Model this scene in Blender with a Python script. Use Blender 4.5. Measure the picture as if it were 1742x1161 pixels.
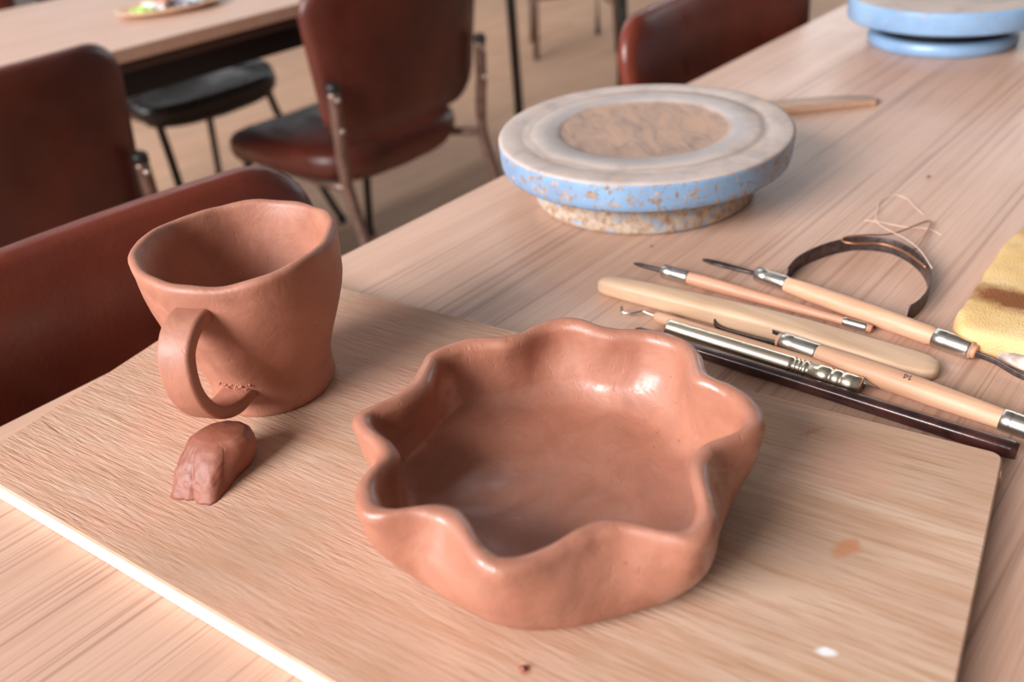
import bpy, bmesh, math, random
from mathutils import Vector, Matrix, noise as mnoise

for o in list(bpy.data.objects):
    bpy.data.objects.remove(o, do_unlink=True)
scene = bpy.context.scene
COL = scene.collection
R = math.radians
rnd = random.Random(7)

# ------------------------------------------------------------------ camera
ZT = 0.72                     # table top height
BT = ZT + 0.014               # top of the wooden board
cam_d = bpy.data.cameras.new('camera')
cam = bpy.data.objects.new('camera', cam_d)
COL.objects.link(cam)
cr, cu, cw = Vector((.744, .663, -.0815)), Vector((-.3127, .4542, .8342)), Vector((-.590, .595, -.5454))
cam.matrix_world = Matrix(((cr.x, cu.x, -cw.x, 0.0), (cr.y, cu.y, -cw.y, 0.0), (cr.z, cu.z, -cw.z, 1.0), (0, 0, 0, 1))).normalized()
cam_d.sensor_fit = 'HORIZONTAL'
cam_d.sensor_width = 36.0
cam_d.lens = 1401.4 / 1742 * 36.0
cam_d.clip_start = .01
cam_d.dof.use_dof = True
cam_d.dof.focus_distance = .42
cam_d.dof.aperture_fstop = 6.0
scene.camera = cam

# ------------------------------------------------------------------ world, daylight, exposure
W = bpy.data.worlds.new('sky')
scene.world = W
W.use_nodes = True
W.node_tree.nodes['Background'].inputs[0].default_value = (.80, .88, 1, 1)
W.node_tree.nodes['Background'].inputs[1].default_value = .5
vs = scene.view_settings
vs.view_transform = 'Standard'
vs.look = 'None'
vs.gamma = 1
vs.use_curve_mapping = False
vs.exposure = 0.0

def window_light(name, loc, rot, sx, sy, power, col):
    l = bpy.data.lights.new(name, 'AREA')
    l.shape = 'RECTANGLE'
    l.size, l.size_y = sx, sy
    l.energy = power
    l.color = col
    o = bpy.data.objects.new(name, l)
    COL.objects.link(o)
    o.location = loc
    o.rotation_euler = rot
    return o
# daylight through the row of windows behind the photographer's left, and through the far windows
window_light('daylight_near', (-1.25, -3.6, 2.95), (R(90), 0, 0), 3.0, 2.3, 630, (.985, .97, .985))
window_light('daylight_far', (-1.5, 7.95, 2.6), (R(-90), 0, 0), 6.0, 2.4, 100, (.93, .97, 1))
window_light('fill_light_left', (-5.35, 2.6, 2.5), (0, R(-90), 0), 2.6, 5.2, 26, (.97, .98, 1))  # fill added from the left to brighten the floor and far table

# ------------------------------------------------------------------ mesh helpers
def mesh_obj(name, verts, faces, m, parent=None, smooth=True, mats=None, fmat=None):
    me = bpy.data.meshes.new(name)
    me.from_pydata([tuple(v) for v in verts], [], faces)
    if m:
        me.materials.append(m)
    if mats:
        for q in mats:
            me.materials.append(q)
    if fmat:
        me.polygons.foreach_set('material_index', fmat)
    me.polygons.foreach_set('use_smooth', [smooth] * len(me.polygons))
    bm = bmesh.new(); bm.from_mesh(me)
    bmesh.ops.recalc_face_normals(bm, faces=bm.faces)
    bm.to_mesh(me); bm.free()
    me.update()
    o = bpy.data.objects.new(name, me)
    COL.objects.link(o)
    if parent:
        o.parent = parent
    return o

def tag(o, label, cat, group=None):
    o['label'] = label
    o['category'] = cat
    if group:
        o['group'] = group
    return o

def thing(name, label, cat, loc=(0, 0, 0), rz=0, group=None):
    o = bpy.data.objects.new(name, None)
    o.empty_display_size = .02
    COL.objects.link(o)
    o.location = loc
    o.rotation_euler = (0, 0, rz)
    return tag(o, label, cat, group)

def struct(o):
    o['kind'] = 'structure'
    return o

def box(x0, x1, y0, y1, z0, z1):
    v = [(x, y, z) for z in (z0, z1) for y in (y0, y1) for x in (x0, x1)]
    f = [(0, 2, 3, 1), (4, 5, 7, 6), (0, 1, 5, 4), (2, 6, 7, 3), (0, 4, 6, 2), (1, 3, 7, 5)]
    return v, f

def bevel(o, w, seg=2):
    b = o.modifiers.new('bevel', 'BEVEL')
    b.width = w
    b.segments = seg
    b.limit_method = 'ANGLE'
    return o

def join(*parts):
    V, F = [], []
    for v, f in parts:
        n = len(V)
        V += list(v)
        F += [tuple(i + n for i in q) for q in f]
    return V, F

def lathe(prof, n=64, c=(0, 0, 0)):
    V, F = [], []
    for (r, z) in prof:
        for i in range(n):
            a = 2 * math.pi * i / n
            V.append((c[0] + r * math.cos(a), c[1] + r * math.sin(a), c[2] + z))
    for k in range(len(prof) - 1):
        for i in range(n):
            j = (i + 1) % n
            F.append((k * n + i, k * n + j, (k + 1) * n + j, (k + 1) * n + i))
    F.append(tuple(range(n)))
    F.append(tuple((len(prof) - 1) * n + i for i in range(n)))
    return V, F

def smooth_path(pts, sub=6):
    pts = [Vector(p) for p in pts]
    out = []
    for i in range(len(pts) - 1):
        p0 = pts[max(i - 1, 0)]; p1 = pts[i]; p2 = pts[i + 1]; p3 = pts[min(i + 2, len(pts) - 1)]
        for k in range(sub):
            t = k / sub
            out.append(.5 * ((2 * p1) + (p2 - p0) * t + (2 * p0 - 5 * p1 + 4 * p2 - p3) * t * t + (3 * p1 - p0 - 3 * p2 + p3) * t ** 3))
    out.append(pts[-1])
    return out

def sweep(path, sections, up=(0, 0, 1), closed=False):
    """path: points; sections: list (one per point) of 2D rings (side, up)"""
    path = [Vector(p) for p in path]
    up = Vector(up)
    n = len(sections[0])
    V, F = [], []
    m = len(path)
    for i, p in enumerate(path):
        t = (path[(i + 1) % m if closed else min(i + 1, m - 1)] - path[(i - 1) if (closed or i) else 0]).normalized()
        u = up - t * up.dot(t)
        if u.length < 1e-4:
            u = Vector((1, 0, 0)) - t * t.x
        u.normalize()
        s = t.cross(u)
        for (a, b) in sections[i]:
            V.append(p + s * a + u * b)
    for i in range(m if closed else m - 1):
        k = (i + 1) % m
        for j in range(n):
            l = (j + 1) % n
            F.append((i * n + j, i * n + l, k * n + l, k * n + j))
    if not closed:
        F.append(tuple(range(n)))
        F.append(tuple((m - 1) * n + j for j in range(n)))
    return V, F

def ring(r, n=14, ry=None):
    ry = r if ry is None else ry
    return [(r * math.cos(2 * math.pi * i / n), ry * math.sin(2 * math.pi * i / n)) for i in range(n)]

def rrect(w, h, rad=None, k=4, cy=0):
    rad = min(w, h) * .3 if rad is None else rad
    out = []
    for (sx, sy, a0) in ((1, 1, 0), (-1, 1, 90), (-1, -1, 180), (1, -1, 270)):
        for i in range(k):
            a = R(a0 + 90 * i / (k - 1))
            out.append((sx * (w / 2 - rad) + rad * math.cos(a), cy + sy * (h / 2 - rad) + rad * math.sin(a)))
    return out

def tube(path, radii, n=14, up=(0, 0, 1), closed=False):
    if not isinstance(radii, (list, tuple)):
        radii = [radii] * len(path)
    return sweep(path, [ring(r, n) for r in radii], up, closed)

def axis_turned(a, b, prof, n=20):
    """turned shape along a->b; prof: list of (t metres from a, radius)"""
    a, b = Vector(a), Vector(b)
    d = (b - a).normalized()
    return tube([a + d * t for t, r in prof], [r for t, r in prof], n)

def slab(outline, layers):
    """outline: 2D points round a centre; layers: (scale, offset) rings, closed at both ends"""
    n = len(outline)
    cx = sum(p[0] for p in outline) / n
    cy = sum(p[1] for p in outline) / n
    V = [(cx + (x - cx) * s, cy + (y - cy) * s, z) for s, z in layers for (x, y) in outline]
    F = []
    for k in range(len(layers) - 1):
        for i in range(n):
            j = (i + 1) % n
            F.append((k * n + i, k * n + j, (k + 1) * n + j, (k + 1) * n + i))
    F.append(tuple(range(n)))
    F.append(tuple((len(layers) - 1) * n + i for i in range(n)))
    return V, F

def shift(vf, loc):
    L = Vector(loc)
    return [Vector(v) - L for v in vf[0]], vf[1]

def part(name, vf, m, parent, loc=None, smooth=True):
    if loc is not None:
        vf = shift(vf, loc)
    return mesh_obj(name, vf[0], vf[1], m, parent, smooth)

def copy_tree(o, parent=None):
    c = o.copy()
    COL.objects.link(c)
    c.parent = parent
    for ch in list(o.children):
        copy_tree(ch, c)
    return c

def interp_polar(data, period=360.0):
    data = sorted(data)
    def f(deg):
        deg = (deg + 180) % 360 - 180
        n = len(data)
        k = max([i for i in range(n) if data[i][0] <= deg], default=-1)
        def pt(i):
            return data[i % n][0] + 360 * (i // n), data[i % n][1]
        (a0, r0), (a1, r1), (a2, r2), (a3, r3) = pt(k - 1), pt(k), pt(k + 1), pt(k + 2)
        t = (deg - a1) / (a2 - a1)
        m1 = (r2 - r0) / (a2 - a0) * (a2 - a1)
        m2 = (r3 - r1) / (a3 - a1) * (a2 - a1)
        return (2 * t ** 3 - 3 * t * t + 1) * r1 + (t ** 3 - 2 * t * t + t) * m1 + (-2 * t ** 3 + 3 * t * t) * r2 + (t ** 3 - t * t) * m2
    return f

# ------------------------------------------------------------------ material helpers
class Mat:
    def __init__(s, name, col=(.5, .5, .5), rough=.5, metal=0, spec=.5, coat=0):
        s.m = bpy.data.materials.new(name)
        s.m.use_nodes = True
        s.nt = s.m.node_tree
        s.b = s.nt.nodes['Principled BSDF']
        s.set('Base Color', (*col, 1)); s.set('Roughness', rough); s.set('Metallic', metal)
        s.set('Specular IOR Level', spec); s.set('Coat Weight', coat)
    def set(s, k, v):
        if hasattr(v, 'is_linked') or hasattr(v, 'links'):
            s.nt.links.new(v, s.b.inputs[k])
        else:
            s.b.inputs[k].default_value = v
    def node(s, t, **kw):
        n = s.nt.nodes.new(t)
        for k, v in kw.items():
            setattr(n, k, v)
        return n
    def link(s, a, b):
        s.nt.links.new(a, b)
    def coord(s, rotz=0, scale=(1, 1, 1), loc=(0, 0, 0), base=None):
        v = base or s.node('ShaderNodeTexCoord').outputs['Object']
        if rotz or loc != (0, 0, 0):
            mp = s.node('ShaderNodeMapping')
            if loc != (0, 0, 0):
                m0 = s.node('ShaderNodeMapping')
                m0.inputs['Location'].default_value = (-loc[0], -loc[1], -loc[2])
                s.link(v, m0.inputs[0]); v = m0.outputs[0]
            mp.inputs['Rotation'].default_value = (0, 0, rotz)
            s.link(v, mp.inputs[0]); v = mp.outputs[0]
        if scale != (1, 1, 1):
            mp = s.node('ShaderNodeMapping')
            mp.inputs['Scale'].default_value = scale
            s.link(v, mp.inputs[0]); v = mp.outputs[0]
        return v
    def noise(s, vec, scale, detail=3, rough=.55, dist=0):
        n = s.node('ShaderNodeTexNoise')
        n.inputs['Scale'].default_value = scale; n.inputs['Detail'].default_value = detail
        n.inputs['Roughness'].default_value = rough; n.inputs['Distortion'].default_value = dist
        s.link(vec, n.inputs['Vector'])
        return n.outputs['Fac']
    def ramp(s, fac, stops):
        n = s.node('ShaderNodeValToRGB')
        e = n.color_ramp.elements
        while len(e) < len(stops):
            e.new(.5)
        for q, (p, c) in zip(e, stops):
            q.position = p
            q.color = (c, c, c, 1) if isinstance(c, (int, float)) else (*c, 1)
        s.link(fac, n.inputs[0])
        return n.outputs[0]
    def mix(s, fac, a, b, mode='MIX'):
        n = s.node('ShaderNodeMix', data_type='RGBA', blend_type=mode)
        for i, v in ((0, fac), (6, a), (7, b)):
            if isinstance(v, (int, float)):
                n.inputs[i].default_value = (v, v, v, 1) if i else v
            elif isinstance(v, tuple):
                n.inputs[i].default_value = (*v, 1)
            else:
                s.link(v, n.inputs[i])
        return n.outputs[2]
    def math(s, op, a, b=0.0, clamp=False):
        n = s.node('ShaderNodeMath', operation=op, use_clamp=clamp)
        for i, v in enumerate((a, b)):
            if isinstance(v, (int, float)):
                n.inputs[i].default_value = v
            else:
                s.link(v, n.inputs[i])
        return n.outputs[0]
    def bump(s, h, strength=.3, dist=.001, prev=None):
        n = s.node('ShaderNodeBump')
        n.inputs['Strength'].default_value = strength; n.inputs['Distance'].default_value = dist
        s.link(h, n.inputs['Height'])
        if prev:
            s.link(prev, n.inputs['Normal'])
        s.link(n.outputs[0], s.b.inputs['Normal'])
        return n.outputs[0]
    def length(s, vec):
        n = s.node('ShaderNodeVectorMath', operation='LENGTH')
        s.link(vec, n.inputs[0])
        return n.outputs['Value']
    def blob(s, cx, cy, rx, ry, rot=0, soft=.5, warp=.35, wscale=150):
        """soft irregular patch mask in object space"""
        v = s.coord(rotz=rot, loc=(cx, cy, 0), scale=(1 / rx, 1 / ry, 0))
        l = s.length(v)
        nz = s.noise(s.coord(), wscale, 4, .6)
        l2 = s.math('ADD', l, s.math('MULTIPLY', s.math('SUBTRACT', nz, .5), warp * 5))
        return s.ramp(l2, [(max(0, 1 - soft), 1), (1.0, 0)])

def plain(name, col, rough=.5, metal=0, spec=.5, coat=0, bumps=None, var=0):
    q = Mat(name, col, rough, metal, spec, coat)
    if var:
        n = q.noise(q.coord(), var[0], 4)
        q.set('Base Color', q.mix(q.ramp(n, [(.35, 0), (.65, 1)]), tuple(c * (1 - var[1]) for c in col), tuple(min(1, c * (1 + var[1])) for c in col)))
    if bumps:
        q.bump(q.noise(q.coord(), bumps[0], 4), bumps[1], bumps[2])
    return q.m

# ---- laminate table top: long thin streaks running along the table
def table_top_mat():
    q = Mat('table_laminate', (.5, .3, .2), .36)
    c1 = q.coord(scale=(60, 1.1, 1))
    c2 = q.coord(scale=(260, 2.0, 1))
    c3 = q.coord(scale=(700, 14, 1))
    a = q.ramp(q.noise(c1, 1, 3, .5, .3), [(.25, (.51, .30, .21)), (.5, (.56, .345, .25)), (.75, (.60, .38, .28))])
    lines = q.ramp(q.noise(c2, 1, 2, .45), [(.30, 1), (.40, 0)])
    b = q.mix(q.math('MULTIPLY', lines, .55), a, (.29, .15, .11))
    c4 = q.coord(scale=(75, .45, 1), loc=(.37, .1, 0))
    b = q.mix(q.ramp(q.math('ABSOLUTE', q.math('SUBTRACT', q.noise(c4, 1, 2, .4), .5)), [(.0, .6), (.012, 0)]), b, (.27, .14, .10))
    fine = q.ramp(q.noise(c3, 1, 2), [(.3, (.82, .80, .78)), (.6, (1.0, 1, 1))])
    q.set('Base Color', q.mix(.7, b, fine, 'MULTIPLY'))
    q.set('Roughness', q.ramp(q.noise(q.coord(), 9, 3), [(.3, .33), (.7, .45)]))
    return q.m

def board_mat():
    q = Mat('board_wood', (.6, .4, .26), .6, spec=.35)
    A = R(-10.4)
    base = q.coord(rotz=A)
    g1 = q.noise(q.coord(base=base, scale=(9, 150, 1)), 1, 4, .6, .4)
    g2 = q.noise(q.coord(base=base, scale=(34, 620, 1)), 1, 3, .6)
    low = q.noise(q.coord(base=base, scale=(5, 14, 1)), 1, 3)
    col = q.ramp(low, [(.3, (.43, .268, .182)), (.5, (.525, .352, .250)), (.7, (.60, .42, .30))])
    col = q.mix(q.ramp(g1, [(.36, .75), (.56, 0)]), col, (.43, .24, .14))
    col = q.mix(q.ramp(g2, [(.36, .62), (.5, 0)]), col, (.36, .20, .115))
    # reddish clay film rubbed into the left half
    film = q.ramp(q.noise(q.coord(), 14, 4, .6), [(.36, .1), (.62, .7)])
    film = q.math('MULTIPLY', film, q.ramp(q.math('ADD', q.math('MULTIPLY', sep(q, 'X'), -2.6), .62), [(.15, .15), (.75, 1)]))
    col = q.mix(film, col, (.56, .29, .20))
    cx, cy = -.2455, .19
    def mark(x, y, rx, ry, rot, c, amt, **k):
        nonlocal col
        col = q.mix(q.math('MULTIPLY', q.blob(x - cx, y - cy, rx, ry, rot, **k), amt), col, c)
    mark(-.0705, .2535, .0085, .0048, R(-70), (.46, .19, .085), .8, warp=.25)
    mark(-.056, .2018, .0045, .0024, R(-30), (.75, .76, .78), .9, warp=.2)
    mark(-.1135, .3135, .0065, .0020, R(-65), (.42, .16, .09), .8, warp=.5, wscale=600)
    mark(-.137, .128, .003, .002, 0, (.40, .15, .09), .8)
    mark(-.155, .152, .022, .008, R(-40), (.55, .17, .12), .35, warp=.5)
    mark(-.30, .31, .03, .006, R(-10), (.56, .27, .15), .35, warp=.5)
    mark(-.09, .30, .022, .022, 0, (.60, .30, .20), .3, warp=.4, wscale=60)
    mark(-.0646, .3235, .019, .00045, R(-10.8), (.25, .12, .07), .75, warp=.04, soft=.5)
    mark(-.0585, .3170, .016, .0004, R(-10.8), (.25, .12, .07), .6, warp=.04, soft=.5)
    mark(-.4405, .0800, .015, .0005, R(-3.3), (.14, .07, .04), .9, warp=.04, soft=.5)
    q.set('Base Color', col)
    ridg = q.noise(q.coord(base=base, scale=(60, 620, 1)), 1, 3, .6, .5)
    amt = q.ramp(q.math('ADD', q.math('MULTIPLY', sep(q, 'X'), -2.0), q.noise(q.coord(), 12, 2)), [(.35, .12), (.85, 1)])
    q.bump(q.math('MULTIPLY', ridg, amt), .9, .0012)
    return q.m

def sep(q, ax):
    n = q.node('ShaderNodeSeparateXYZ')
    q.link(q.coord(), n.inputs[0])
    return n.outputs[ax]

def clay_mat(name, wet=0.0, col=(.36, .142, .087)):
    q = Mat(name, col, .5, spec=.6)
    c = q.coord()
    n1 = q.noise(c, 45, 4, .6, .4)
    n2 = q.noise(c, 160, 4, .65)
    colr = q.ramp(n1, [(.28, tuple(x * .82 for x in col)), (.5, col), (.72, (col[0] * 1.12, col[1] * 1.2, col[2] * 1.25))])
    colr = q.mix(q.ramp(q.noise(c, 420, 1), [(.22, .6), (.27, 0)]), colr, (.20, .06, .03))
    q.set('Base Color', colr)
    if wet:
        q.set('Roughness', q.ramp(q.noise(c, 26, 4, .6, .8), [(.36, .32), (.56, .58)]))
        wetm = q.math('MULTIPLY', q.ramp(q.noise(c, 21, 5, .65, 1.2), [(.50, 0), (.58, 1)]), .75)
        q.set('Coat Weight', wetm)
        q.set('Coat Roughness', .24)
    else:
        q.set('Roughness', q.ramp(n1, [(.3, .50), (.7, .66)]))
    b = q.bump(n1, .45, .0020)
    q.bump(n2, .16, .0007, b)
    pits = q.ramp(q.noise(q.coord(scale=(1, 1, .35)), 300, 1), [(.22, 0), (.3, 1)])
    q.bump(pits, .25, .0006, q.b.inputs['Normal'].links[0].from_socket)
    return q.m

def leather(name, col, rough=.32):
    q = Mat(name, col, rough, spec=.5)
    c = q.coord()
    n = q.noise(c, 9, 4)
    q.set('Base Color', q.mix(q.ramp(n, [(.35, 0), (.7, 1)]), tuple(x * .75 for x in col), (col[0] * 1.35, col[1] * 1.2, col[2] * 1.1)))
    q.set('Roughness', q.ramp(q.noise(c, 30, 4), [(.3, rough * .85), (.7, rough * 1.5)]))
    q.bump(q.noise(c, 260, 3), .25, .0008)
    return q.m

def tool_wood(name, col, sc=(25, 300, 300), dark=.78):
    q = Mat(name, col, .48, spec=.4)
    n = q.noise(q.coord(scale=sc), 1, 3, .55)
    n2 = q.noise(q.coord(), 22, 3)
    a = q.mix(q.ramp(n, [(.3, 1), (.6, 0)]), col, tuple(x * dark for x in col))
    q.set('Base Color', q.mix(q.ramp(n2, [(.45, 0), (.75, .35)]), a, (col[0] * .85, col[1] * .72, col[2] * .62)))
    q.bump(n, .12, .0004)
    return q.m

def wheel_paint(name, rust):
    q = Mat(name, (.2, .36, .6), .4)
    c = q.coord()
    blue = q.ramp(q.noise(c, 18, 3), [(.3, (.165, .275, .44)), (.7, (.25, .40, .59))])
    spots = q.math('MAXIMUM', q.ramp(q.noise(c, 210, 4, .65, .3), [(.60 - .03 * rust, 0), (.63 - .03 * rust, 1)]), q.ramp(q.noise(c, 60, 5, .7, .4), [(.59 - .02 * rust, 0), (.63 - .02 * rust, .85)]))
    rustc = q.ramp(q.noise(c, 140, 3), [(.35, (.25, .15, .085)), (.65, (.48, .36, .28))])
    q.set('Base Color', q.mix(q.math('MULTIPLY', spots, min(.95, rust * .9)), blue, rustc))
    q.set('Roughness', q.mix(spots, .33, .75))
    q.bump(spots, .3, .0006)
    return q.m

def wheel_base_mat():
    q = Mat('rusty_wheel_base', (.4, .3, .22), .6)
    c = q.coord()
    blue = (.24, .40, .58)
    spots = q.ramp(q.noise(c, 110, 5, .72, .3), [(.36, 0), (.46, 1)])
    rustc = q.ramp(q.noise(c, 180, 4), [(.3, (.29, .15, .075)), (.5, (.46, .34, .24)), (.7, (.55, .46, .38))])
    q.set('Base Color', q.mix(spots, blue, rustc))
    q.bump(spots, .3, .0006)
    return q.m

def wheel_dust(r_in, brown):
    """dried clay dust on the turntable face, brown patch of clay in the middle ring"""
    q = Mat('dusty_wheel_top', (.5, .42, .37), .85, spec=.25)
    c = q.coord()
    rad = q.length(q.coord(scale=(1, 1, 0)))
    wob = q.math('ADD', rad, q.math('MULTIPLY', q.math('SUBTRACT', q.noise(c, 40, 4), .5), .010))
    grey = q.ramp(q.noise(c, 24, 5, .65, .6), [(.3, (.34, .28, .255)), (.5, (.45, .375, .34)), (.7, (.52, .43, .385))])
    rings = q.ramp(q.noise(q.coord(base=None), 70, 4), [(.55, 0), (.68, .6)])
    grey = q.mix(rings, grey, (.56, .37, .26))
    gap = q.ramp(q.math('ABSOLUTE', q.math('SUBTRACT', wob, r_in + .009)), [(.0, .7), (.013, 0)])
    grey = q.mix(gap, grey, (.335, .325, .33))
    band = q.ramp(q.math('ABSOLUTE', q.math('SUBTRACT', wob, r_in + .026)), [(.0, .6), (.004, 0)])
    grey = q.mix(band, grey, (.27, .215, .18))
    br = q.ramp(q.noise(q.coord(scale=(1, 3, 1), rotz=R(40)), 26, 5, .7, .6), [(.3, (.24, .165, .135)), (.48, (.36, .245, .19)), (.62, (.44, .28, .20))])
    q.set('Base Color', q.mix(q.ramp(wob, [(r_in - .001, 1), (r_in + .001, 0)]), grey, br) if brown else grey)
    q.bump(q.noise(c, 130, 5), .2, .001)
    return q.m

def sponge_mat():
    q = Mat('sponge_foam', (.75, .5, .2), .95, spec=.1)
    c = q.coord()
    col = q.ramp(q.noise(c, 30, 4), [(.3, (.62, .39, .16)), (.6, (.72, .51, .26)), (.8, (.76, .59, .35))])
    st = q.blob(-.010, -.047, .040, .0165, R(8), soft=.55, warp=.10, wscale=150)
    col = q.mix(q.math('MULTIPLY', st, .95), col, (.20, .065, .025))
    st2 = q.blob(-.024, .055, .018, .022, 0, soft=.6, warp=.1, wscale=80)
    col = q.mix(q.math('MULTIPLY', st2, .8), col, (.50, .20, .05))
    q.set('Base Color', col)
    v = q.node('ShaderNodeTexVoronoi')
    v.inputs['Scale'].default_value = 900
    q.link(c, v.inputs['Vector'])
    q.bump(v.outputs['Distance'], .5, .0006)
    return q.m

def floor_mat():
    q = Mat('floor_plank', (.3, .2, .15), .45, spec=.25)
    oi = q.node('ShaderNodeObjectInfo')
    c = q.coord(scale=(30, 1.6, 1))
    n = q.noise(c, 1, 4, .6, .5)
    big = q.noise(q.coord(), 2.2, 4)
    col = q.ramp(n, [(.3, (.49, .28, .175)), (.7, (.62, .38, .25))])
    col = q.mix(q.ramp(big, [(.4, .0), (.7, .45)]), col, (.36, .23, .165))
    col = q.mix(q.math('MULTIPLY', oi.outputs['Random'], .25), col, (.55, .38, .27))
    q.set('Base Color', col)
    q.set('Roughness', q.ramp(big, [(.3, .55), (.7, .7)]))
    return q.m

M_TABLE = table_top_mat()
M_BOARD = board_mat()
def board_edge_mat():
    q = Mat('board_cut_edge', (.86, .72, .54), .6)
    n = q.noise(q.coord(rotz=R(-10.4), scale=(18, 18, 700)), 1, 3)
    q.set('Base Color', q.ramp(n, [(.3, (.62, .52, .42)), (.6, (.74, .65, .55))]))
    return q.m
M_EDGE = board_edge_mat()
M_CLAY = clay_mat('leather_hard_clay')
M_CLAYWET = clay_mat('smoothed_damp_clay', 1.0)
M_CLAYDARK = clay_mat('fresh_clay_lump', 0.0, (.24, .07, .037))
M_LEATHER = leather('red_brown_vinyl', (.095, .021, .013), .34)
M_LEATHER2 = leather('glossy_chestnut_vinyl', (.14, .027, .014), .30)
M_BLACKV = leather('black_vinyl', (.022, .017, .016), .30)
M_TUBE = plain('brown_lacquered_steel', (.20, .125, .10), .35, .55, var=(60, .25))
M_DARKSTEEL = plain('dark_steel_leg', (.060, .052, .045), .35, .5)
M_BLACK = plain('black_plastic', (.012, .012, .012), .5)
M_APRON = plain('black_apron', (.009, .009, .009), .5)
M_BAND = plain('dark_edge_band', (.045, .018, .012), .5)
M_WOODC = plain('brown_chair_wood', (.13, .068, .045), .5, var=(30, .2))
M_FLOOR = floor_mat()
M_WALL = plain('wall_paint', (.16, .15, .135), .9, var=(2, .03))
M_CEIL = plain('ceiling_paint', (.16, .155, .15), .9)
M_FRAME = plain('window_frame_paint', (.8, .8, .78), .5)
M_STEEL = Mat('brushed_ferrule', (.62, .58, .53), .3, 1.0).m
M_CHROME = Mat('polished_brass_chrome', (.86, .77, .62), .27, 1.0).m
M_IRON = plain('oxidised_iron', (.095, .07, .065), .42, .7, var=(200, .4), bumps=(300, .3, .0005))
M_BEECH = tool_wood('beech_handle', (.66, .375, .235))
M_PINKW = tool_wood('pinkish_handle', (.63, .32, .20))
M_BOXW = tool_wood('pale_tool_wood', (.66, .44, .285), (18, 160, 160))
M_PLUM = plain('dark_lacquered_wood', (.050, .014, .011), .3, coat=.3, var=(80, .6), bumps=(160, .3, .0008))
M_COPPER = plain('copper_wire', (.42, .19, .10), .4, .8)
M_THREAD = plain('pale_thread', (.72, .52, .40), .6)
M_SPONGE = sponge_mat()
M_CRUST = plain('dried_clay_crust', (.50, .40, .34), .8, var=(90, .45), bumps=(200, .6, .0015))
M_W1 = wheel_paint('chipped_blue_paint', 1.6)
M_W2 = wheel_paint('blue_metal_paint', .35)
M_WBASE = wheel_base_mat()
M_DUST1 = wheel_dust(.067, True)
M_DUST2 = wheel_dust(.2, False)
M_INK = plain('print_ink', (.06, .05, .06), .7)
M_GLASS = None
def pane_mat():
    q = Mat('window_glass', (1, 1, 1), .02)
    t = q.node('ShaderNodeBsdfTransparent')
    gl = q.node('ShaderNodeBsdfGlossy')
    gl.inputs['Roughness'].default_value = .02
    mx = q.node('ShaderNodeMixShader')
    mx.inputs[0].default_value = .06
    q.link(t.outputs[0], mx.inputs[1]); q.link(gl.outputs[0], mx.inputs[2])
    q.link(mx.outputs[0], q.nt.nodes['Material Output'].inputs[0])
    return q.m
M_GLASS = pane_mat()

# ------------------------------------------------------------------ the room
RX0, RX1, RY0, RY1, RZ = -5.5, 3.0, -3.75, 8.1, 5.4
fl = struct(part('floor', box(RX0 - .15, RX1 + .15, RY0 - .15, RY1 + .15, -.12, -.012), M_BAND, None, smooth=False))
pw, pl = .30, 2.4
pv, pf = box(-pw / 2 + .0012, pw / 2 - .0012, -pl / 2 + .0012, pl / 2 - .0012, -.0115, 0)
plank0 = None
ix = 0
x = RX0 + pw / 2
while x < RX1:
    y = RY0 - pl * ((ix * .37) % 1) + pl / 2
    while y - pl / 2 < RY1:
        if y + pl / 2 > RY0:
            y0, y1 = max(y - pl / 2, RY0), min(y + pl / 2, RY1)
            if plank0 is None:
                plank0 = mesh_obj('plank', pv, pf, M_FLOOR, fl, False)
                o = plank0
            else:
                o = plank0.copy(); COL.objects.link(o); o.parent = fl
            o.location = (x, (y0 + y1) / 2, 0)
            o.scale = (1, (y1 - y0) / pl, 1)
        y += pl
    x += pw; ix += 1

struct(part('ceiling', box(RX0 - .15, RX1 + .15, RY0 - .15, RY1 + .15, RZ, RZ + .1), M_CEIL, None, smooth=False))
struct(part('wall_right', box(RX1, RX1 + .15, RY0 - .15, RY1 + .15, -.012, RZ), M_WALL, None, smooth=False))

def windowed_wall(name, y0, y1, wins, z0, z1):
    bs = [box(RX0, RX1, y0, y1, -.012, z0), box(RX0, RX1, y0, y1, z1, RZ)]
    xs = [RX0] + [q for w in wins for q in w] + [RX1]
    for i in range(0, len(xs), 2):
        bs.append(box(xs[i], xs[i + 1], y0, y1, z0, z1))
    struct(part(name, join(*bs), M_WALL, None, smooth=False))

wn = [(-2.8, -1.8), (-1.7, -.8), (-.7, .3)]
wf = [(-4.6, -2.7), (-2.5, -.6), (-.4, 1.5)]
windowed_wall('wall_back', RY0 - .15, RY0, wn, 1.75, 4.15)
windowed_wall('wall_front', RY1, RY1 + .15, wf, 1.2, 3.9)
k = 0
for wins, yc, zw, z1 in ((wn, RY0 - .09, 1.75, 4.15), (wf, RY1 + .09, 1.2, 3.9)):
    for (a, b) in wins:
        k += 1
        fr = []
        fw = .05
        for (x0, x1, za, zb) in ((a, a + fw, zw, z1), (b - fw, b, zw, z1), (a + fw, b - fw, zw, zw + fw), (a + fw, b - fw, z1 - fw, z1), ((a + b) / 2 - .02, (a + b) / 2 + .02, zw + fw, z1 - fw)):
            fr.append(box(x0, x1, yc - .03, yc + .03, za, zb))
        wo = struct(part('window_%d' % k, join(*fr), M_FRAME, None, smooth=False))
        for (x0, x1) in ((a + fw, (a + b) / 2 - .02), ((a + b) / 2 + .02, b - fw)):
            part('pane', box(x0, x1, yc - .004, yc + .004, zw + fw, z1 - fw), M_GLASS, wo, smooth=False)

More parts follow.
